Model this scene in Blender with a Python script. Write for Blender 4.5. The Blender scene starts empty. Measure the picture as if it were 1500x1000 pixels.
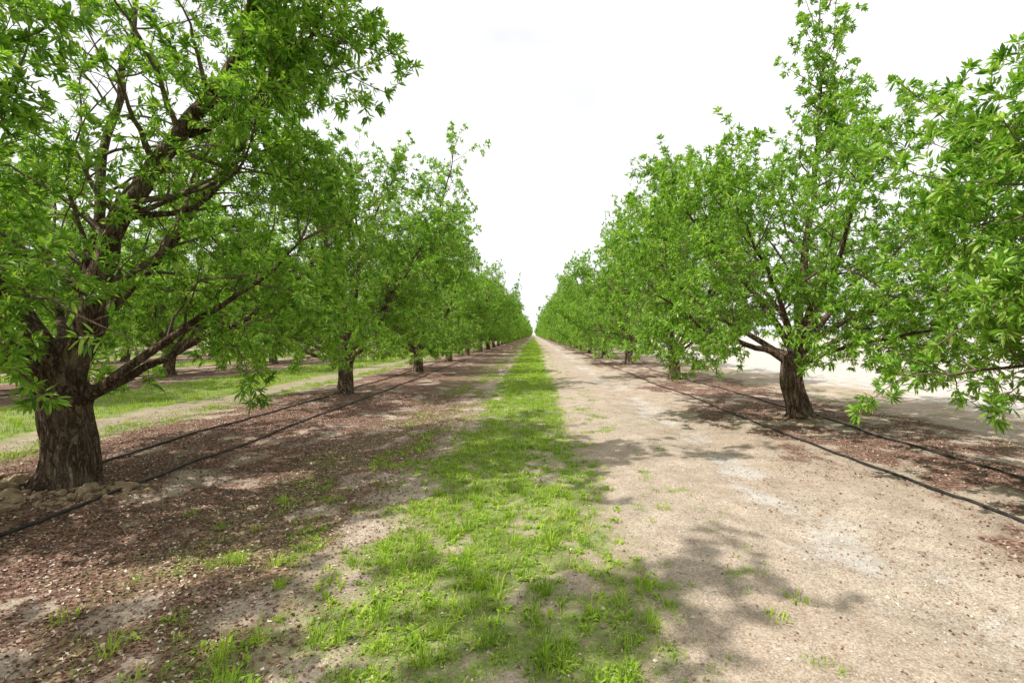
import bpy, math, random
import numpy as np
from mathutils import Vector
random.seed(7); R=np.random.RandomState(11)
scene=bpy.context.scene
scene.view_settings.view_transform='Standard'
scene.view_settings.look='None'
scene.view_settings.exposure=0

# ------------------------------------------------------------ numpy helpers
TAB=np.random.RandomState(3).rand(256,256)
def vn(x,y,s=0):
    x=np.asarray(x,float)+s*17.31; y=np.asarray(y,float)+s*9.77
    xi=np.floor(x).astype(int); yi=np.floor(y).astype(int)
    fx=x-xi; fy=y-yi; fx=fx*fx*(3-2*fx); fy=fy*fy*(3-2*fy)
    a=TAB[xi&255,yi&255]; b=TAB[(xi+1)&255,yi&255]; c=TAB[xi&255,(yi+1)&255]; d=TAB[(xi+1)&255,(yi+1)&255]
    return (a*(1-fx)+b*fx)*(1-fy)+(c*(1-fx)+d*fx)*fy
def fbm(x,y,s=0,o=4):
    r=0;a=.5;t=0
    for i in range(o):
        r=r+a*vn(x*2**i*.9+y*2**i*.44,y*2**i*.9-x*2**i*.44,s+i*3); t+=a; a*=.5
    return r/t
def sst(a,b,x):
    t=np.clip((x-a)/(b-a),0,1); return t*t*(3-2*t)
def vn3(P,sc,s=0):
    p=P*sc; zi=np.floor(p[:,2]); fz=p[:,2]-zi; fz=fz*fz*(3-2*fz)
    a=vn(p[:,0]+zi*31.7,p[:,1]+zi*13.9,s); b=vn(p[:,0]+(zi+1)*31.7,p[:,1]+(zi+1)*13.9,s)
    return a*(1-fz)+b*fz
def band(x,a,b,w): return sst(a-w,a+w,x)*(1-sst(b-w,b+w,x))

ROWL,ROWR=-3.7,3.68
def H(x,y):
    x=np.asarray(x,float); y=np.asarray(y,float)
    near=np.exp(-np.abs(y)/60)
    berm=0.05*(np.exp(-((x-ROWL)/.9)**2)+np.exp(-((x-ROWR)/.9)**2))
    rut=-0.035*np.exp(-((x-1.95)/.28)**2)-0.02*np.exp(-((x+1.7)/.35)**2)+0.02*np.exp(-((x-.9)/.4)**2)
    n=(fbm(x*1.3,y*1.3,5)-.5)*.07+(fbm(x*7,y*7,6)-.5)*.024
    return (berm+rut+n)*near-0.02
def masks(x,y):
    n1=fbm(x*1.1,y*.8,1)-.5; n2=fbm(x*4,y*3.2,2)-.5; n3=fbm(x*13,y*12,4,3)-.5
    far=sst(3,12,y)
    core=band(x+n1*.6+n2*.4,-.84,.46,.26)
    g=core*np.clip(.76+far*.24+n2*1.5+n3*1.5+n1*.6,0,1)
    left=band(x+n1*.9,-1.9,-.5,.3)*np.clip(n2*2.6+n3*1.8+.14-far*.1,0,1)*.8
    rgt=band(x,.3,1.2,.3)*np.clip(n2*2.4+n3*1.8-.2,0,1)
    g=np.maximum(np.maximum(g,left),rgt)
    for a,b,k in ((-8.9,-6.2,.85),(-5.55,-4.95,.6),(-15.6,-13.0,.9),(-23,-20.6,.9),(-30,-28,.9)):
        g=np.maximum(g,band(x+n1*.6,a,b,.25)*np.clip(k+n2*1.2+n3*.8,0,1))
    g=np.maximum(g,band(x+n1*1.2,4.9,6.8,.5)*np.clip(.22+n2*1.5,0,1)*.6)
    moss=band(x+n1*.8,-2.3,.6,.5)*np.clip(.62+n2*2.0,0,1)
    moss=np.maximum(moss,band(x+n1,4.7,8.5,.8)*np.clip(.45+n2*2,0,1)*.7)
    moss=np.maximum(moss,band(x,-9.2,-4.8,.4)*.6)
    litter=band(x+n1*1.1+n2*.3,-5.1,-1.1,.55)*np.clip(.86+n2*2.2+n1*1.2,0,1)
    litter=np.maximum(litter,band(x+n1*1.2+n2*.5,2.6,5.6,.5)*np.clip(.62+n2*2.4+n1,0,1))
    litter=np.maximum(litter,band(x+n1,-12.9,-9.0,.5)*np.clip(.7+n2*2+n1,0,1))
    litter=np.maximum(litter,band(x+n1,-20.5,-16.2,.5)*np.clip(.7+n2*2+n1,0,1))
    pale=band(x+n2*.5+n1*.5,1.66,2.25,.35)*np.clip(.52+n2*1.5+n1,0,1)*.9
    pale=np.maximum(pale,sst(6.0,8.5,x+n1*2)*.95)
    pale=np.maximum(pale,band(x+n1*.6,-2.7,-1.2,.35)*np.clip(n2*3+.3,0,1)*(1-far))
    return g,moss,litter,pale

def build_mesh(name,V,faces,mats,mi=None,rnd=None,smooth=False):
    me=bpy.data.meshes.new(name)
    V=np.asarray(V,np.float32)
    me.vertices.add(len(V)); me.vertices.foreach_set('co',V.ravel())
    nl=sum(f.size for f in faces); npoly=sum(len(f) for f in faces)
    me.loops.add(nl); me.polygons.add(npoly)
    me.loops.foreach_set('vertex_index',np.concatenate([f.ravel() for f in faces]).astype(np.int32))
    tot=np.concatenate([np.full(len(f),f.shape[1],np.int32) for f in faces])
    st=np.zeros(npoly,np.int32); st[1:]=np.cumsum(tot)[:-1]
    me.polygons.foreach_set('loop_start',st)
    try: me.polygons.foreach_set('loop_total',tot)
    except Exception: pass
    for m in mats: me.materials.append(m)
    if mi is not None:
        me.polygons.foreach_set('material_index',np.concatenate([np.full(len(f),m,np.int32) for f,m in zip(faces,mi)]))
    if smooth is not False:
        sm=np.ones(npoly,bool) if smooth is True else np.concatenate([np.full(len(f),s,bool) for f,s in zip(faces,smooth)])
        me.polygons.foreach_set('use_smooth',sm)
    else:
        me.polygons.foreach_set('use_smooth',np.zeros(npoly,bool))
    if rnd is not None:
        a=me.attributes.new('rnd','FLOAT','POINT'); a.data.foreach_set('value',np.asarray(rnd,np.float32))
    me.update(calc_edges=True)
    return me
def add_obj(name,me,loc=(0,0,0),parent=None):
    o=bpy.data.objects.new(name,me); o.location=loc
    scene.collection.objects.link(o)
    if parent: o.parent=parent
    return o

# ------------------------------------------------------------ materials
def newmat(name):
    m=bpy.data.materials.new(name); m.use_nodes=True
    nt=m.node_tree; nt.nodes.clear(); return m,nt
class N:
    def __init__(s,nt): s.nt=nt
    def l(s,a,b): s.nt.links.new(a,b)
    def noise(s,vec,scale,detail=4,rough=.55,dist=0.):
        x=s.nt.nodes.new('ShaderNodeTexNoise'); x.inputs['Scale'].default_value=scale
        x.inputs['Detail'].default_value=detail; x.inputs['Roughness'].default_value=rough; x.inputs['Distortion'].default_value=dist
        if vec is not None: s.l(vec,x.inputs['Vector'])
        return x.outputs['Fac']
    def ramp(s,fac,stops,interp='LINEAR'):
        x=s.nt.nodes.new('ShaderNodeValToRGB'); cr=x.color_ramp; cr.interpolation=interp
        while len(cr.elements)<len(stops): cr.elements.new(.5)
        for e,(p,c) in zip(cr.elements,stops):
            e.position=p; e.color=(c[0],c[1],c[2],1) if hasattr(c,'__len__') else (c,c,c,1)
        s.l(fac,x.inputs[0]); return x.outputs[0]
    def mix(s,fac,a,b,mode='MIX'):
        x=s.nt.nodes.new('ShaderNodeMix'); x.data_type='RGBA'; x.blend_type=mode
        for v,i in ((fac,0),(a,6),(b,7)):
            if isinstance(v,(int,float)): x.inputs[i].default_value=v
            elif isinstance(v,tuple): x.inputs[i].default_value=(*v,1)
            else: s.l(v,x.inputs[i])
        return x.outputs[2]
    def math(s,op,a,b=0.,clamp=False):
        x=s.nt.nodes.new('ShaderNodeMath'); x.operation=op; x.use_clamp=clamp
        for v,i in ((a,0),(b,1)):
            if isinstance(v,(int,float)): x.inputs[i].default_value=v
            else: s.l(v,x.inputs[i])
        return x.outputs[0]
    def attr(s,name,out='Fac'):
        x=s.nt.nodes.new('ShaderNodeAttribute'); x.attribute_name=name; return x.outputs[out]
    def out(s,sh):
        o=s.nt.nodes.new('ShaderNodeOutputMaterial'); s.l(sh,o.inputs['Surface'])
    def bsdf(s,col,rough=.9,spec=.2,normal=None):
        b=s.nt.nodes.new('ShaderNodeBsdfPrincipled')
        if isinstance(col,tuple): b.inputs['Base Color'].default_value=(*col,1)
        else: s.l(col,b.inputs['Base Color'])
        b.inputs['Roughness'].default_value=rough
        b.inputs['Specular IOR Level'].default_value=spec
        if normal is not None: s.l(normal,b.inputs['Normal'])
        return b.outputs[0]
    def bump(s,h,strength,dist):
        b=s.nt.nodes.new('ShaderNodeBump'); b.inputs['Strength'].default_value=strength; b.inputs['Distance'].default_value=dist
        s.l(h,b.inputs['Height']); return b.outputs[0]

def leaf_material(name,stops,trans_col,tf=.35,rough=.42,spec=.35):
    m,nt=newmat(name); q=N(nt)
    r=q.attr('rnd'); col=q.ramp(r,stops)
    b=q.bsdf(col,rough,spec)
    t=nt.nodes.new('ShaderNodeBsdfTranslucent')
    tc=q.mix(1.0,col,trans_col,'MULTIPLY'); q.l(tc,t.inputs[0])
    mx=nt.nodes.new('ShaderNodeMixShader'); mx.inputs[0].default_value=tf
    q.l(b,mx.inputs[1]); q.l(t.outputs[0],mx.inputs[2]); q.out(mx.outputs[0]); return m
M_leaf=leaf_material('almond_leaf',[(0,(.075,.18,.022)),(.35,(.20,.40,.045)),(.75,(.36,.58,.085)),(1,(.58,.70,.25))],(1.3,1.25,.6),.44,.40,.42)
M_grass=leaf_material('grass_blade',[(0,(.14,.24,.025)),(.5,(.33,.51,.045)),(.85,(.50,.64,.10)),(1,(.58,.52,.28))],(1.2,1.15,.7),.4,.5,.22)
m,nt=newmat('green_almond'); q=N(nt); q.out(q.bsdf((.34,.38,.24),.8,.2)); M_nut=m
# bark
m,nt=newmat('bark'); q=N(nt)
tc=nt.nodes.new('ShaderNodeTexCoord'); mp=nt.nodes.new('ShaderNodeMapping'); mp.inputs['Scale'].default_value=(1,1,.22)
q.l(tc.outputs['Object'],mp.inputs[0]); v=mp.outputs[0]
n1=q.noise(v,34,7,.7,.6); n2=q.noise(tc.outputs['Object'],6,4); n3=q.noise(tc.outputs['Object'],60,4,.7)
fis=q.math('ABSOLUTE',q.math('SUBTRACT',q.noise(v,20,4,.6,.8),.5)); crack=q.math('MULTIPLY',fis,11.,True)
c=q.ramp(n3,[(.3,(.12,.08,.055)),(.5,(.25,.175,.125)),(.7,(.45,.34,.25))])
c=q.mix(q.ramp(n1,[(.35,.8),(.55,0.)]),c,(.12,.072,.047))
c=q.mix(q.math('MULTIPLY',q.math('SUBTRACT',1,crack,True),.85),c,(.03,.02,.014))
c=q.mix(q.ramp(n2,[(.5,0.),(.75,.45)]),c,(.38,.31,.24))
h=q.math('ADD',q.math('MULTIPLY',crack,.6),q.math('ADD',n1,q.math('MULTIPLY',n3,.4)))
q.out(q.bsdf(c,.95,.1,q.bump(h,1.,.03))); M_bark=m
m,nt=newmat('twig_bark'); q=N(nt)
tc=nt.nodes.new('ShaderNodeTexCoord'); n1=q.noise(tc.outputs['Object'],30,3)
q.out(q.bsdf(q.ramp(n1,[(.3,(.08,.055,.04)),(.7,(.26,.2,.15))]),.85,.2)); M_twig=m
m,nt=newmat('leaf_litter'); q=N(nt)
q.out(q.bsdf(q.ramp(q.attr('rnd'),[(0,(.065,.03,.022)),(.35,(.20,.105,.073)),(.7,(.38,.235,.17)),(.88,(.60,.46,.36)),(1,(.74,.65,.57))]),.85,.15)); M_litter=m
m,nt=newmat('soil_clod'); q=N(nt)
tc=nt.nodes.new('ShaderNodeTexCoord'); n1=q.noise(tc.outputs['Object'],12,6,.65); n2=q.noise(tc.outputs['Object'],70,3)
q.out(q.bsdf(q.ramp(n1,[(.3,(.24,.16,.10)),(.7,(.52,.39,.27))]),.95,.1,q.bump(q.math('ADD',n1,q.math('MULTIPLY',n2,.6)),1.,.03))); M_clod=m
m,nt=newmat('pebble'); q=N(nt)
q.out(q.bsdf(q.ramp(q.attr('rnd'),[(0,(.2,.15,.11)),(.5,(.40,.33,.27)),(1,(.66,.61,.56))]),.9,.15)); M_peb=m
m,nt=newmat('black_polyethylene'); q=N(nt)
tc=nt.nodes.new('ShaderNodeTexCoord'); n1=q.noise(tc.outputs['Object'],14,4)
q.out(q.bsdf(q.ramp(n1,[(.35,(.014,.015,.017)),(.75,(.07,.06,.05))]),.5,.4)); M_hose=m
# ground
m,nt=newmat('orchard_soil'); q=N(nt)
tc=nt.nodes.new('ShaderNodeTexCoord'); O=tc.outputs['Object']
cm=nt.nodes.new('ShaderNodeAttribute'); cm.attribute_name='masks'
sp=nt.nodes.new('ShaderNodeSeparateColor'); q.l(cm.outputs['Color'],sp.inputs[0])
G,MO,LI=sp.outputs[0],sp.outputs[1],sp.outputs[2]
PA=q.attr('pale')
big=q.noise(O,.55,5,.6); med=q.noise(O,4,5,.65); fine=q.noise(O,30,5,.7); vf=q.noise(O,110,3,.7)
def vor(scale):
    x=nt.nodes.new('ShaderNodeTexVoronoi'); x.inputs['Scale'].default_value=scale; q.l(O,x.inputs['Vector'])
    s2=nt.nodes.new('ShaderNodeSeparateColor'); q.l(x.outputs['Color'],s2.inputs[0]); return x.outputs['Distance'],s2.outputs[0]
vd,vc=vor(62); vd2,vc2=vor(140)
soil=q.ramp(fine,[(.3,(.33,.25,.18)),(.5,(.49,.395,.305)),(.72,(.63,.535,.435))])
soil=q.mix(.5,soil,q.ramp(vc2,[(0,(.16,.118,.085)),(.5,(.47,.38,.30)),(1,(.76,.67,.58))]))
soil=q.mix(q.ramp(big,[(.4,0.),(.65,.4)]),soil,(.41,.295,.21))
lit=q.ramp(vc,[(0,(.065,.032,.024)),(.4,(.18,.098,.072)),(.8,(.33,.205,.155)),(1,(.56,.43,.35))],'LINEAR')
lit=q.mix(.4,lit,q.ramp(fine,[(.3,(.08,.043,.032)),(.7,(.38,.25,.19))]))
def edge(mask,amt=.8,nn=None):
    a=q.math('ADD',mask,q.math('MULTIPLY',q.math('SUBTRACT',nn or fine,.5),amt))
    return q.ramp(a,[(.3,0.),(.62,1.)])
pal=q.ramp(vc2,[(0,(.42,.37,.33)),(.5,(.58,.53,.47)),(1,(.76,.71,.66))])
pal=q.mix(.4,pal,q.ramp(vf,[(.3,(.45,.39,.35)),(.7,(.66,.60,.54))]))
mos=q.ramp(fine,[(.3,(.11,.11,.05)),(.5,(.22,.215,.09)),(.75,(.35,.32,.155))])
gr=q.ramp(fine,[(.3,(.09,.14,.03)),(.6,(.21,.31,.05)),(.8,(.33,.42,.085))])
c=q.mix(edge(PA,1.1),soil,pal)
c=q.mix(edge(LI,1.1,med),c,lit)
c=q.mix(q.math('MULTIPLY',edge(MO,1.3),.5),c,mos)
c=q.mix(q.math('MULTIPLY',edge(G,1.2),.65),c,gr)
c=q.mix(1.0,c,q.ramp(med,[(.3,(.72,.71,.70)),(.7,(1.12,1.12,1.12))]),'MULTIPLY')
h=q.math('ADD',q.math('MULTIPLY',vd2,-.35),q.math('ADD',fine,q.math('MULTIPLY',vf,.6)))
q.out(q.bsdf(c,.97,.08,q.bump(h,.65,.014))); M_ground=m

# ------------------------------------------------------------ ground
def axis(lo,hi,step,far,k):
    a=list(np.arange(lo,hi,step)); s=step; x=a[-1]
    while x<far: s*=k; x+=s; a.append(x)
    s=step; x=a[0]; b=[]
    while x>-far: s*=k; x-=s; b.append(x)
    return np.array(b[::-1]+a)
xs=axis(-9,7,.05,2600,1.06); ys=axis(.6,12,.05,2600,1.045)
X,Y=np.meshgrid(xs,ys); Z=H(X,Y)
V=np.stack([X,Y,Z],-1).reshape(-1,3)
ny,nx=X.shape; idx=np.arange(ny*nx).reshape(ny,nx)
F=np.stack([idx[:-1,:-1],idx[:-1,1:],idx[1:,1:],idx[1:,:-1]],-1).reshape(-1,4)
me=build_mesh('ground',V,[F],[M_ground],smooth=True)
g,mo,li,pa=[a.ravel() for a in masks(X,Y)]
ca=me.color_attributes.new('masks','FLOAT_COLOR','POINT')
ca.data.foreach_set('color',np.stack([g,mo,li,np.ones_like(g)],-1).astype(np.float32).ravel())
pa_=me.attributes.new('pale','FLOAT','POINT'); pa_.data.foreach_set('value',pa.astype(np.float32))
add_obj('ground',me)

# ------------------------------------------------------------ grass
def norm(a): return a/np.maximum(np.linalg.norm(a,axis=-1,keepdims=True),1e-9)
def blades(bx,by,n,hgt,wid,spread,lean):
    T=len(bx); cx=np.repeat(bx,n); cy=np.repeat(by,n); h=np.repeat(hgt,n)*R.uniform(.45,1.15,T*n); w=np.repeat(wid,n)*R.uniform(.7,1.2,T*n)
    an=R.uniform(0,2*np.pi,T*n); rr=np.repeat(spread,n)*np.sqrt(R.rand(T*n))
    px=cx+np.cos(an)*rr; py=cy+np.sin(an)*rr; pz=H(px,py)-.004
    an2=an+R.normal(0,.7,T*n); ln=R.uniform(.15,1.,T*n)*lean
    d=np.stack([np.cos(an2),np.sin(an2),0*an2],-1); s=np.stack([-np.sin(an2),np.cos(an2),0*an2],-1)
    up=np.array([0,0,1.]); base=np.stack([px,py,pz],-1)
    h_=h[:,None]; l_=ln[:,None]; w_=w[:,None]
    mid=base+up*h_*.6+d*h_*l_*.35; tip=base+up*h_*(1-.35*l_)+d*h_*l_
    Vv=np.stack([base-s*w_*.5,base+s*w_*.5,mid+s*w_*.45,mid-s*w_*.45,tip],1).reshape(-1,3)
    i=np.arange(T*n)*5
    q4=np.stack([i,i+1,i+2,i+3],-1); t3=np.stack([i+3,i+2,i+4],-1)
    rn=np.repeat(np.clip(np.repeat(R.normal(.5,.18,T),n)+R.normal(0,.16,T*n),0,1),5)
    return Vv,q4,t3,rn
parts=[]
def scatter(x0,x1,y0,y1,dens,n,h,w,spread,lean,thr=.25,pw=1.5):
    cnt=int((x1-x0)*(y1-y0)*dens); x=R.uniform(x0,x1,cnt); y=R.uniform(y0,y1,cnt)
    g=masks(x,y)[0]; k=(g>thr)&(R.rand(cnt)<g**pw); x=x[k]; y=y[k]; g=g[k]
    hh=h*R.uniform(.5,1.3,len(x))*(.6+.5*g); parts.append(blades(x,y,n,hh,np.full(len(x),w),np.full(len(x),spread),lean))
scatter(-2.4,1.3,1.0,5,680,12,.040,.0032,.03,1.1,.15,1.3)
scatter(-2.4,1.3,1.0,4,34,28,.10,.0042,.028,1.2,.25,1)
scatter(-2.2,1.3,5,12,340,11,.05,.0055,.05,1.0,.2,1.2)
scatter(-1.5,1.0,12,30,130,10,.07,.012,.09,.9,.2)
scatter(-1.5,1.0,30,90,30,10,.09,.03,.16,.8,.2)
scatter(-9.4,-4.6,3,16,95,10,.07,.008,.08,.9,.25)
scatter(-9.4,-4.6,16,50,26,9,.09,.018,.14,.9,.25)
scatter(-24,-12.5,10,45,16,8,.10,.02,.16,.9,.3)
scatter(4.5,7,4,20,40,9,.05,.008,.07,.9,.15)
tx=np.array([1.03,1.2,.95,.62,1.35,.75,-2.0,-1.7,-2.3,-1.4,.9,1.1]); ty=np.array([2.1,2.25,4.3,6.1,5.2,7.8,2.1,2.6,3.3,1.7,3.4,8.9])
parts.append(blades(tx,ty,30,np.full(12,.055),np.full(12,.005),np.full(12,.05),1.3))
cnt=1700; x=R.uniform(-1.6,.6,cnt); y=R.uniform(1.1,6,cnt); g=masks(x,y)[0]; k=R.rand(cnt)<g; x=x[k];y=y[k]
parts.append(blades(x,y,9,np.full(len(x),.035),np.full(len(x),.012),np.full(len(x),.02),1.7))
off=0; VV=[];Q=[];T3=[];RN=[]
for a,b,c_,d in parts:
    VV.append(a);Q.append(b+off);T3.append(c_+off);RN.append(d);off+=len(a)
add_obj('grass',build_mesh('grass',np.concatenate(VV),[np.concatenate(Q),np.concatenate(T3)],[M_grass],rnd=np.concatenate(RN)))

# ------------------------------------------------------------ leaf litter
def litter(cnt,x0,x1,y0,y1,s0,s1):
    x=R.uniform(x0,x1,cnt); y=y0+(y1-y0)*R.rand(cnt)**1.5
    g,mo,li,pa=masks(x,y); k=R.rand(cnt)<np.clip(li*.9+.08+mo*.14,0,1); return x[k],y[k],R.uniform(s0,s1,k.sum())
a=[litter(170000,-6,-.5,1.2,10,.004,.013),litter(60000,1.6,5.5,1.2,12,.005,.013),litter(36000,-3,2.5,1.2,7,.004,.010)]
x=np.concatenate([q_[0] for q_ in a]);y=np.concatenate([q_[1] for q_ in a]);s=np.concatenate([q_[2] for q_ in a])
n=len(x); th=R.uniform(0,2*np.pi,n); u=np.stack([np.cos(th),np.sin(th),R.normal(0,.35,n)],-1); w=np.stack([-np.sin(th),np.cos(th),R.normal(0,.35,n)],-1)
u=norm(u)*s[:,None]; w=norm(w)*(s*R.uniform(.35,.9,n))[:,None]
b=np.stack([x,y,H(x,y)+s*.35],-1); up=np.array([0,0,1.])*(s*.3)[:,None]
Vv=np.stack([b-u,b-w*.8+up,b+u,b+w+up*.6],1).reshape(-1,3); i=np.arange(n)*4
add_obj('leaf_litter',build_mesh('leaf_litter',Vv,[np.stack([i,i+1,i+2],-1),np.stack([i,i+2,i+3],-1)],[M_litter],rnd=np.repeat(np.clip(R.normal(.48,.27,n),0,1),4)))
# pebbles
n=50000; x=R.uniform(-2.8,3.2,n); y=1.1+7*R.rand(n)**1.6; pa=masks(x,y)[3]; k=R.rand(n)<(.4+.6*pa); x=x[k];y=y[k]; n=len(x)
s=R.uniform(.0015,.0055,n)*(1+1.5*(R.rand(n)<.03)); oc=np.array([[1,0,0],[0,1,0],[-1,0,0],[0,-1,0],[0,0,.7],[0,0,-.7]])
Vv=(np.stack([x,y,H(x,y)+s*.3],-1)[:,None]+oc[None]*s[:,None,None]*R.uniform(.6,1.3,(n,6,1))).reshape(-1,3)
i=(np.arange(n)*6)[:,None,None]; ft=np.array([[0,1,4],[1,2,4],[2,3,4],[3,0,4],[1,0,5],[2,1,5],[3,2,5],[0,3,5]])
add_obj('pebbles',build_mesh('pebbles',Vv,[(i+ft[None]).reshape(-1,3)],[M_peb],rnd=np.repeat(R.rand(n),6)))

# ------------------------------------------------------------ soil clods by trunk
def ico(sub):
    import bmesh
    bm=bmesh.new(); bmesh.ops.create_icosphere(bm,subdivisions=sub,radius=1)
    v=np.array([p.co[:] for p in bm.verts]); f=np.array([[q_.index for q_ in p.verts] for p in bm.faces]); bm.free(); return v,f
iv,ifc=ico(3)
VV=[];FF=[];off=0; placed=[]
def clod(cx,cy,s):
    global off
    for (a_,b_,c_) in placed:
        if math.hypot(a_-cx,b_-cy)<(c_+s)*.72: return
    placed.append((cx,cy,s))
    sd=R.randint(1000); n_=iv*1.0
    pl=norm(R.normal(0,1,(9,3))); dd=R.uniform(.45,.8,9)
    dots=n_@pl.T; rr=np.min(np.where(dots>.05,dd[None]/np.maximum(dots,.05),9),axis=1); rr=np.minimum(rr,1.05)
    rr=rr*(1+.35*(fbm(n_[:,0]*4+n_[:,2]*3+sd,n_[:,1]*4,sd%31)-.5))
    sc=np.array([R.uniform(.9,1.35),R.uniform(.75,1.1),R.uniform(.6,.9)])*s
    v=n_*rr[:,None]*sc; an=R.uniform(0,6.28); ca_,sa=math.cos(an),math.sin(an)
    v=v@np.array([[ca_,sa,0],[-sa,ca_,0],[0,0,1]]); v+=np.array([cx,cy,float(H(cx,cy))+s*.15])
    VV.append(v);FF.append(ifc+off);off+=len(v)
for sz,cn in ((.10,12),(.07,40),(.045,110),(.025,320)):
    for i in range(cn):
        if R.rand()<.6:
            an=R.uniform(3.3,6.4); rr=R.uniform(.26,.75); clod(-3.75+math.cos(an)*rr*1.2,3.85+math.sin(an)*rr*.85,sz*R.uniform(.7,1.1))
        else: clod(R.uniform(-4.9,-4.0),R.uniform(3.2,4.1),sz*R.uniform(.7,1.1))
for i in range(30):
    an=R.uniform(0,6.28); rr=R.uniform(.2,.45); clod(3.68+math.cos(an)*rr,6.9+math.sin(an)*rr,R.uniform(.015,.045))
add_obj('soil_clods',build_mesh('soil_clods',np.concatenate(VV),[np.concatenate(FF)],[M_clod]))

# ------------------------------------------------------------ tubes
def tube(pts,rads,sides,rn=None):
    pts=np.asarray(pts,float); n=len(pts); t=norm(np.gradient(pts,axis=0))
    ref=np.array([.31,.12,.94]) if abs(t[0,2])<.8 else np.array([1.,.1,0])
    a=norm(np.cross(t,ref)); b=np.cross(t,a)
    th=np.arange(sides)*2*np.pi/sides
    rr=np.asarray(rads)[:,None]*np.ones(sides)
    if rn is not None: rr=rr*rn(pts,th)
    v=pts[:,None]+a[:,None]*(np.cos(th)[None,:,None]*rr[...,None])+b[:,None]*(np.sin(th)[None,:,None]*rr[...,None])
    i=np.arange(n*sides).reshape(n,sides); j=np.roll(i,-1,1)
    f=np.stack([i[:-1],j[:-1],j[1:],i[1:]],-1).reshape(-1,4)
    return v.reshape(-1,3),f
def hose(x0,y0,y1,sd,r=.0115):
    yy=np.concatenate([np.arange(y0,14,.12),np.arange(14,y1,1.2)])
    xx=x0+(fbm(yy*.25,yy*0+sd,sd)-.5)*.34+(fbm(yy*1.1,yy*0+sd,sd+1)-.5)*.08
    zz=H(xx,yy); k=np.ones(5)/5; zs=np.convolve(np.pad(zz,2,'edge'),k,'valid'); z=np.maximum(zs,zz)+r+.002
    v,f=tube(np.stack([xx,yy,z],-1),np.full(len(xx),r),10)
    add_obj('irrigation_hose',build_mesh('irrigation_hose',v,[f],[M_hose],smooth=True))
hose(-3.15,.8,80,3); hose(-3.98,.8,80,5); hose(2.95,.8,80,7); hose(4.0,.8,80,9); hose(-10.6,5,60,11); hose(-11.6,5,60,13)

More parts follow.
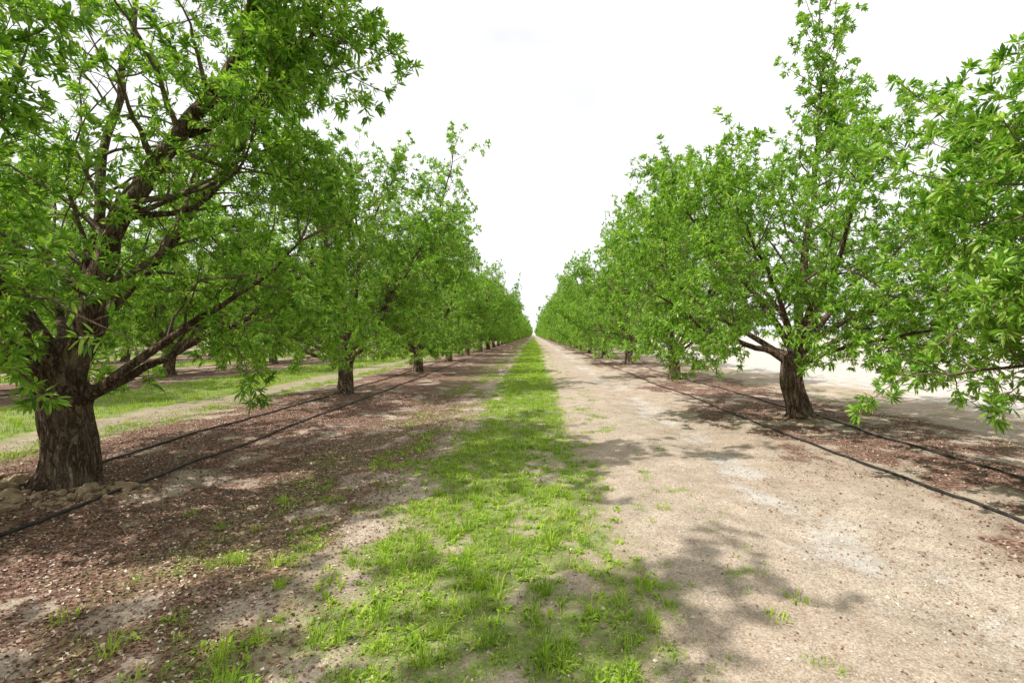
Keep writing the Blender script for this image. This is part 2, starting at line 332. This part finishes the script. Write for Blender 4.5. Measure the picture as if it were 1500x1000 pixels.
# ------------------------------------------------------------ trees
class Tree:
    def __init__(s,rng,rad=2.9,top=5.2,low=.75,density=1.,irr=1.):
        s.r=rng; s.V=[];s.F=[];s.MI=[];s.off=0; s.RP=[];s.RA=[]; s.rad=rad;s.top=top;s.low=low;s.den=density
        s.ph=rng.uniform(0,6.28,6); s.irr=irr
    def env(s,p):
        k=s.irr; az=math.atan2(p[1],p[0]); f=1+k*(.14*math.sin(2*az+s.ph[0])+.11*math.sin(3*az+s.ph[1])+.13*math.sin(5*az+s.ph[2]+p[2]*1.3))
        zc=2.2; rxy=math.hypot(p[0],p[1])/(s.rad*f)
        rz=(p[2]-zc)/((s.top-zc)*(1+.18*math.sin(2*az+s.ph[3])+.16*math.sin(5*az+rxy*5+s.ph[4]))) if p[2]>zc else (zc-p[2])/(zc-s.low)*.78
        return rxy**2.5+abs(rz)**1.8
    def add(s,pts,rads,sides,mi,rn=None):
        v,f=tube(pts,rads,sides,rn); s.V.append(v); s.F.append(f+s.off); s.MI.append(mi); s.off+=len(v)
    def grow(s,p,d,L,r,lvl,guide=None,free=False):
        rg=s.r; step=(.16,.11,.065,.05)[lvl]
        if guide is not None:
            g=np.array(guide,float); seg=np.linalg.norm(np.diff(g,axis=0),axis=1); cum=np.concatenate([[0],np.cumsum(seg)])
            tt=np.arange(0,cum[-1],step); pts=np.stack([np.interp(tt,cum,g[:,k]) for k in range(3)],-1)
            for _ in range(2):
                pts[1:-1]=(pts[:-2]+pts[1:-1]*2+pts[2:])/4
            pts[1:]+=np.cumsum(rg.normal(0,.016,(len(pts)-1,3)),0)
            pts=[q_ for q_ in pts]
        else:
            n=max(2,int(L/step)); pts=[np.array(p,float)]; d=np.array(d,float)
            wig=(.12,.15,.18,.2)[lvl]
            for i in range(n):
                q_=pts[-1]; tz=(.05,.035 if q_[2]>2 else -.05,.05,.05)[lvl]
                d=d+rg.normal(0,wig,3)+np.array([0,0,tz]); d/=np.linalg.norm(d)
                q2=q_+d*step
                if q2[2]<.5: d[2]=abs(d[2]); q2=q_+d*step
                if not free and s.env(q2)>1 and i>0 : break
                pts.append(q2)
            if len(pts)<3: pts.append(pts[-1]+d*step*.6)
        n=len(pts); t=np.linspace(0,1,n)
        rmin=(.006,.0035,.0022,.0018)[lvl]; rads=np.maximum(r*(.92 if lvl==0 else 1)*(1-.82*t**.85),rmin)
        s.add(pts,rads,(12,6,4,3)[lvl],0 if lvl==0 else 1)
        az=rg.uniform(0,6.28)
        P=np.array(pts); D=norm(np.gradient(P,axis=0))
        for i in range(1,n):
            ti=t[i]; di=D[i]; a=np.cross(di,[.2,.1,1.]); a/=max(np.linalg.norm(a),1e-6); b=np.cross(di,a)
            if lvl==0:
                if i*step<.65: continue
                k=1 if rg.rand()<.75 else 2
                for _ in range(k):
                    az+=2.4+rg.normal(0,.4); side=a*math.cos(az)+b*math.sin(az)
                    hor=np.array([P[i][0],P[i][1],0]); hor/=max(np.linalg.norm(hor),.3)
                    nd=side*rg.uniform(.7,1.1)+di*rg.uniform(.3,.8)+hor*.3+np.array([0,0,.12])
                    if nd[2]<-.35: nd[2]=-.35
                    nd/=np.linalg.norm(nd)
                    s.grow(P[i],nd,rg.uniform(.6,1.8)*(1.15-.5*ti),max(rads[i]*.42,.009),1)
            elif lvl==1:
                if rg.rand()<.90*s.den:
                    az+=2.4+rg.normal(0,.5); side=a*math.cos(az)+b*math.sin(az)
                    nd=side*.9+di*rg.uniform(.3,.9)+np.array([0,0,.1]); nd/=np.linalg.norm(nd)
                    s.grow(P[i],nd,rg.uniform(.14,.47),max(rads[i]*.5,.003),2)
                if rg.rand()<.6: s.RP.append(P[i]); s.RA.append(di)
            else:
                s.RP.append(P[i]); s.RA.append(di)
                if lvl==2 and rg.rand()<.27*s.den:
                    az+=2.4; side=a*math.cos(az)+b*math.sin(az); nd=side+di*.5; nd/=np.linalg.norm(nd)
                    s.grow(P[i],nd,rg.uniform(.10,.2),.0022,3)
        s.RP.append(P[-1]); s.RA.append(D[-1]); s.RP.append(P[-1]); s.RA.append(D[-1])
        if lvl==0 :
            for _ in range(4):
                nd=D[-1]+rg.normal(0,.4,3)+np.array([0,0,.5]); nd/=np.linalg.norm(nd)
                s.grow(P[-1],nd,rg.uniform(.4,1.1),.008,1,free=True)
    def trunk(s,h,r,lean=(0,0),wb=.03):
        z=np.linspace(-.12,h,30); t=np.clip(z/h,0,1)
        wob=wb*np.sin(t*5+s.ph[0]); wob[t<.02]=wob[0]
        pts=np.stack([lean[0]*t+wob-wob[-1]*t,lean[1]*t,z],-1)
        rads=r*(1-.12*t)+r*.30*np.exp(-np.clip(z,0,9)/.08)+r*.18*sst(.75,1,t)
        ph=s.r.uniform(0,6.28); sd=s.r.randint(40)
        def rn(p,th):
            zz=p[:,2][:,None]; T=th[None,:]
            return 1+.09*np.sin(3*T+ph+zz*1.5)+.05*np.sin(5*T-zz*2)+.2*(fbm(np.cos(T)*3+10,np.sin(T)*3+zz*2.5+10,sd)-.5)+.16*(fbm(np.cos(T)*12+30,np.sin(T)*12+zz*5+30,sd+3,3)-.5)
        s.add(pts,rads,64,0,rn)
        top=pts[-1]; s.add([top-np.array([0,0,.06]),top+np.array([0,0,.02]),top+np.array([0,0,.08]),top+np.array([0,0,.11])],[r*1.0,r*.92,r*.6,.01],16,0)
    def mesh(s,name,K=7,ls=.93,keep=1.,nuts=0,inner=.30,base=.42,cl=(.25,.45)):
        P=np.array(s.RP);A=np.array(s.RA); rg=s.r
        e=np.array([s.env(p) for p in P])
        clump=.08+.92*sst(cl[0],cl[1],.7*vn3(P,2.1,s.r.randint(50))+.3*vn3(P,5.,7))
        pk=keep*(base+(1-base)*sst(inner*.3,inner*1.3,e))*clump; k=(rg.rand(len(P))<pk)&(P[:,2]>.42); P=P[k];A=A[k]
        n=len(P); N_=n*K; p=np.repeat(P,K,0); a=np.repeat(A,K,0)
        rv=norm(rg.normal(0,1,(N_,3))); pr=norm(np.cross(a,rv)); th=rg.uniform(.4,1.5,N_)[:,None]
        D=a*np.cos(th)+pr*np.sin(th)+np.array([0,0,.12]); D=norm(D)
        L=rg.uniform(.04,.092,N_)*ls; W=L*rg.uniform(.25,.36,N_)
        S=np.cross(D,np.array([0,0,1.])+rg.normal(0,.5,(N_,3))); S=norm(S); Nn=np.cross(S,D)
        p=p+D*.006+rg.normal(0,.008,(N_,3)); L_=L[:,None];W_=W[:,None]; dr=(rg.uniform(-.05,.35,N_)*L)[:,None]*np.array([0,0,1.])
        def pt(t,w): return p+D*L_*t+S*W_*w+Nn*W_*abs(w)*.45-dr*t*t
        Vv=np.stack([pt(0,0),pt(.30,.42),pt(.66,.40),pt(1,0),pt(.66,-.40),pt(.30,-.42)],1).reshape(-1,3)
        i=np.arange(N_)*6+s.off
        f1=np.stack([i,i+1,i+2,i+3],-1); f2=np.stack([i,i+3,i+4,i+5],-1)
        clr=np.repeat(np.clip(rg.normal(.48,.15,n),0,1),K)
        rnd=np.concatenate([np.zeros(s.off),np.repeat(np.clip(clr+rg.normal(0,.19,N_),0,1),6)])
        VV=s.V+[Vv]; off=s.off+len(Vv)
        f0=[f for f,m_ in zip(s.F,s.MI) if m_==0]; f1_=[f for f,m_ in zip(s.F,s.MI) if m_==1]
        FF=[np.concatenate(f0),np.concatenate(f1_),f1,f2]; MI=[0,1,2,2]; SM=[True,True,False,False]
        if nuts:
            bv,bf=ico(1); idx=rg.randint(0,n,nuts); c=P[idx]+rg.normal(0,.012,(nuts,3))
            ax=norm(rg.normal(0,1,(nuts,3))); 
            b=bv[None]*.009+ax[:,None]*((bv[None]*ax[:,None]).sum(-1,keepdims=True))*.007
            vv=(c[:,None]+b).reshape(-1,3); ff=(np.arange(nuts)*len(bv))[:,None,None]+bf[None]+off
            VV.append(vv); FF.append(ff.reshape(-1,3)); MI.append(3); SM.append(True); rnd=np.concatenate([rnd,np.zeros(len(vv))])
        return build_mesh(name,np.concatenate(VV),FF,[M_bark,M_twig,M_leaf,M_nut],mi=MI,rnd=rnd,smooth=SM)

def generic(seed,rad,top,low=.6,nsc=7,den=1.,h=.80,r=.15):
    rg=np.random.RandomState(seed); T=Tree(rg,rad,top,low,den,.65); T.trunk(h,r,(rg.normal(0,.06),rg.normal(0,.06)))
    a0=rg.uniform(0,6.28)
    for i in range(nsc):
        az=a0+i*2*math.pi/nsc+rg.normal(0,.2); inc=rg.uniform(.6,1.05) if i%3 else rg.uniform(.2,.5)
        d=np.array([math.cos(az)*math.sin(inc),math.sin(az)*math.sin(inc),math.cos(inc)])
        T.grow(np.array([0,0,h-.06])+d*np.array([.08,.08,0]),d,5.,rg.uniform(.05,.085),0)
    for i in range(4):
        az=a0+.5+i*1.57+rg.normal(0,.3); d=np.array([math.cos(az),math.sin(az),.25])
        T.grow(np.array([0,0,h-.15])+d*.08,d/np.linalg.norm(d),3.2,.045,0)
    return T
# left foreground tree (local coords relative to trunk)
rg=np.random.RandomState(21); TL=Tree(rg,2.4,5.6,.65,1.); TL.trunk(.74,.175,(-.02,0))
c0=(0,0,.70)
for gd,r_ in (([c0,(.16,.02,1.3),(.5,0,2.1),(.95,0,2.75),(1.5,-.1,3.35),(1.65,-.15,3.9),(1.8,-.2,4.7)],.115),
              ([c0,(-.25,.05,1.2),(-.6,.1,1.7),(-.95,.1,2.6),(-1.2,.2,3.7),(-1.2,.2,4.7)],.095),
              ([(.08,0,.62),(.45,.0,.86),(.9,.1,1.2),(1.35,.2,1.5),(1.7,.3,1.95)],.05),
              ([c0,(.05,.3,1.3),(.3,.9,2.2),(.6,1.4,3.2),(.7,1.7,4.3)],.07),
              ([c0,(0,-.2,1.2),(.2,-.8,2.0),(.5,-1.2,3.0),(.8,-1.4,4.0),(.9,-1.4,4.8)],.06),
              ([c0,(.1,.05,1.5),(.15,.1,2.6),(.2,.2,3.8),(.2,.2,5.0)],.06),
              ([c0,(-.2,-.3,1.0),(-.5,-.9,1.4),(-.7,-1.5,2.0)],.045),
              ([(.0,-.1,.62),(.1,-.4,.95),(.3,-.8,1.15),(.5,-1.2,1.25)],.035),
              ([(0,.1,.62),(.6,.7,1.1),(1.1,1.2,1.6),(1.5,1.6,2.3)],.045),
              ([(.5,0,2.1),(1.0,.1,2.2),(1.4,.0,2.5),(1.6,-.1,2.9)],.03),
              ([(.95,0,2.75),(1.4,.1,3.1),(1.9,-.05,3.5),(2.4,-.3,3.9),(2.8,-.4,4.2)],.03),
              ([c0,(-.4,-.1,1.3),(-1.1,-.5,2.2),(-1.5,-.7,3.2)],.05),
              ([c0,(-.5,.6,1.2),(-1.2,1.2,1.8),(-1.6,1.6,2.8)],.055)):
    TL.grow(None,None,0,r_,0,guide=gd)
ME_L=TL.mesh('almond_tree_a',K=9,ls=.88,nuts=700,base=.38,cl=(.25,.44))
# right foreground tree
rg=np.random.RandomState(33); TR=Tree(rg,3.0,4.3,.58,1.); TR.trunk(.84,.15,(-.03,0),.05)
c0=(0,0,.80)
for gd,r_ in (([c0,(.08,0,1.4),(.2,0,2.4),(.33,-.05,3.4),(.4,-.1,4.3),(.48,-.1,4.9)],.08),
              ([(-.05,0,.72),(-.4,0,.95),(-.85,-.1,1.02),(-1.45,-.2,1.3),(-2.1,-.2,1.8)],.06),
              ([c0,(-.3,.1,1.5),(-.8,.2,2.3),(-1.3,.3,3.0),(-1.5,.4,3.3)],.06),
              ([c0,(.4,0,1.4),(1.0,.1,2.0),(1.6,.1,2.5),(1.9,.1,2.9)],.06),
              ([c0,(0,.4,1.4),(-.2,1.2,2.2),(-.4,1.9,3.2),(-.4,2.1,4.0)],.06),
              ([c0,(0,-.3,1.3),(.1,-1.0,2.0),(-.1,-1.6,2.7),(-.1,-1.7,3.0)],.06),
              ([c0,(.3,-.3,1.2),(.8,-1.0,1.7),(1.2,-1.4,2.3)],.05),
              ([c0,(-.3,-.3,1.3),(-.8,-.9,1.9),(-1.3,-1.2,2.5)],.05),
              ([(.05,-.05,.75),(.5,-.5,1.05),(1.0,-1.1,1.2),(1.5,-1.6,1.3)],.04),
              ([(.05,0,.75),(.6,.1,1.1),(1.3,.1,1.3),(2.0,.0,1.3)],.04),
              ([c0,(.5,.5,1.3),(1.2,1.2,2.0),(1.5,1.6,2.8)],.055),
              ([c0,(-.6,.7,1.3),(-1.3,1.4,2.1),(-1.7,1.7,3.0)],.055)):
    TR.grow(None,None,0,r_,0,guide=gd)
for k in range(22):
    TR.grow(np.array([.42+rg.normal(0,.08),-.1+rg.normal(0,.1),3.0+.14*k]),np.array([rg.normal(0,.55),rg.normal(0,.55),1]),.75,.012,1,free=True)
ME_R=TR.mesh('almond_tree_b',K=9,ls=.9,nuts=500,base=.48,cl=(.24,.43))
# near right tree, trunk beside the camera, limbs reaching forward along the row
rg=np.random.RandomState(47); TN=Tree(rg,3.05,4.5,.2,1.); TN.trunk(.8,.16)
for gd,r_ in (([c0,(.0,.6,1.3),(-.1,1.3,1.9),(-.3,2.0,2.4),(-.3,2.5,2.7)],.07),
              ([c0,(.1,.5,1.2),(.1,1.2,1.5),(-.1,2.0,1.6),(-.4,2.8,1.5)],.055),
              ([c0,(.5,.4,1.3),(1.0,1.2,1.9),(1.2,2.0,2.5),(1.3,2.4,3.2)],.06),
              ([(0,.05,.7),(.0,.6,.95),(-.3,1.3,1.05),(-.5,2.0,.95),(-.6,2.6,.8)],.045),
              ([(0,.05,.7),(.2,.7,.95),(.3,1.5,1.05),(.2,2.6,.9)],.045),
              ([(0,.05,.7),(.4,.7,.95),(.8,1.5,1.05),(1.0,2.4,1.0)],.045),
              ([c0,(.2,.3,1.8),(.4,.8,3.0),(.5,1.1,4.2)],.07),
              ([c0,(-.3,.5,1.3),(-.6,1.1,1.8),(-.8,1.7,2.2)],.055),
              ([c0,(.0,.8,1.5),(.1,1.6,2.0),(.0,2.4,2.2),(-.1,2.9,2.1)],.055),
              ([c0,(.5,.8,1.4),(.8,1.8,1.6),(.9,2.6,1.9)],.05),
              ([c0,(-.5,-.3,1.3),(-1.2,-.8,2.0),(-1.5,-1.2,2.9)],.06),
              ([c0,(.5,-.5,1.5),(1.2,-1.3,2.5),(1.4,-1.6,3.6)],.06),
              ([c0,(.2,1.0,2.0),(.3,1.8,2.7),(.4,2.3,3.4)],.055)):
    TN.grow(None,None,0,r_,0,guide=gd)
ME_N=TN.mesh('almond_tree_g',K=8,ls=.9,nuts=600,base=.55,cl=(.21,.40))
VAR=[generic(101,2.95,4.8).mesh('almond_tree_c',7,.97),generic(102,3.0,5.1).mesh('almond_tree_d',7,.97),generic(103,2.95,4.8,nsc=7).mesh('almond_tree_e',7,.97),generic(104,3.0,5.0).mesh('almond_tree_f',7,.97)]
LOW=[generic(201,3.05,4.9,den=.75).mesh('almond_tree_far_a',3,1.9,.9),generic(202,3.1,4.7,den=.75).mesh('almond_tree_far_b',3,1.9,.9)]

def put(me,x,y,rot=0,sc=1.,par=None,name='almond_tree'):
    o=add_obj(name,me,(x,y,float(H(x,y))),par); o.rotation_euler=(0,0,rot); o.scale=(sc,sc,sc*random.uniform(.95,1.08) if sc!=1 else 1); return o
put(ME_L,ROWL,3.9); put(ME_R,ROWR,6.9); put(ME_N,3.82,1.25)
put(VAR[1],ROWL,-1.75,2.0,1.08); put(VAR[1],ROWR,-5.2,1.0,1.0); put(VAR[2],ROWL,-8,1,1.0)
far=bpy.data.objects.new('distant_almond_orchard',None); scene.collection.objects.link(far)
yl=9.75; i=3
while yl<330:
    rot=random.uniform(0,6.28); sc=random.uniform(.92,1.05)
    if yl<34: put(VAR[i%4],ROWL+random.uniform(-.1,.1),yl,rot,sc)
    else: put(LOW[i%2],ROWL,yl,rot,sc,far,'tree_crown')
    yl+=5.95; i+=1
yr=13.2; i=1
while yr<330:
    rot=random.uniform(0,6.28); sc=random.uniform(.92,1.06)
    if yr<34: put(VAR[i%4],ROWR+random.uniform(-.1,.1),yr,rot,sc)
    else: put(LOW[i%2],ROWR,yr,rot,sc,far,'tree_crown')
    yr+=6.1; i+=1
for r_,x0 in enumerate((-11.05,-18.4,-25.7,-33.0,-40.3,-47.6)):
    y=3.0+(r_*1.3)
    while y<(160 if r_<2 else 100):
        if y>abs(x0)*.75-4:
            rot=random.uniform(0,6.28); sc=random.uniform(.93,1.06)
            if r_==0 and y<22: put(VAR[random.randint(0,3)],x0,y,rot,sc)
            else: put(LOW[random.randint(0,1)],x0,y,rot,sc,far,'tree_crown')
        y+=5.95

# ------------------------------------------------------------ light, sky
ld=Vector((1.85,1.1,-3.0)).normalized(); elev=math.asin(-ld.z)
sun=bpy.data.lights.new('sun','SUN'); sun.energy=5.0; sun.angle=math.radians(.6); sun.color=(1,.965,.90)
so=bpy.data.objects.new('sun',sun); so.rotation_euler=ld.to_track_quat('-Z','Y').to_euler(); so.location=(-10,-10,20); scene.collection.objects.link(so)
w=bpy.data.worlds.new('World'); scene.world=w; w.use_nodes=True; nt=w.node_tree; nt.nodes.clear(); q=N(nt)
sky=nt.nodes.new('ShaderNodeTexSky'); sky.sky_type='NISHITA'; sky.sun_disc=False; sky.sun_elevation=elev; sky.sun_rotation=math.radians(239.5)
tc=nt.nodes.new('ShaderNodeTexCoord'); mp=nt.nodes.new('ShaderNodeMapping'); mp.inputs['Scale'].default_value=(1,1,2.2); q.l(tc.outputs['Generated'],mp.inputs[0])
n1=q.noise(mp.outputs[0],1.6,5,.5)
cloud=q.ramp(n1,[(.44,(.615,.62,.63)),(.64,(.88,.88,.88))])
cl=q.mix(1.0,cloud,(10.8,10.8,10.8),'MULTIPLY')
c=q.mix(.94,sky.outputs[0],cl)
bg=nt.nodes.new('ShaderNodeBackground'); bg.inputs[1].default_value=.146; q.l(c,bg.inputs[0])
o=nt.nodes.new('ShaderNodeOutputWorld'); q.l(bg.outputs[0],o.inputs[0])

cam=bpy.data.cameras.new('camera'); cam.sensor_width=36; cam.lens=17.28; cam.shift_x=-.0213; cam.shift_y=-.0067; cam.clip_end=6000; cam.clip_start=.05
co=bpy.data.objects.new('camera',cam); co.location=(0,0,1.2); co.rotation_euler=(math.radians(90),0,0); scene.collection.objects.link(co); scene.camera=co
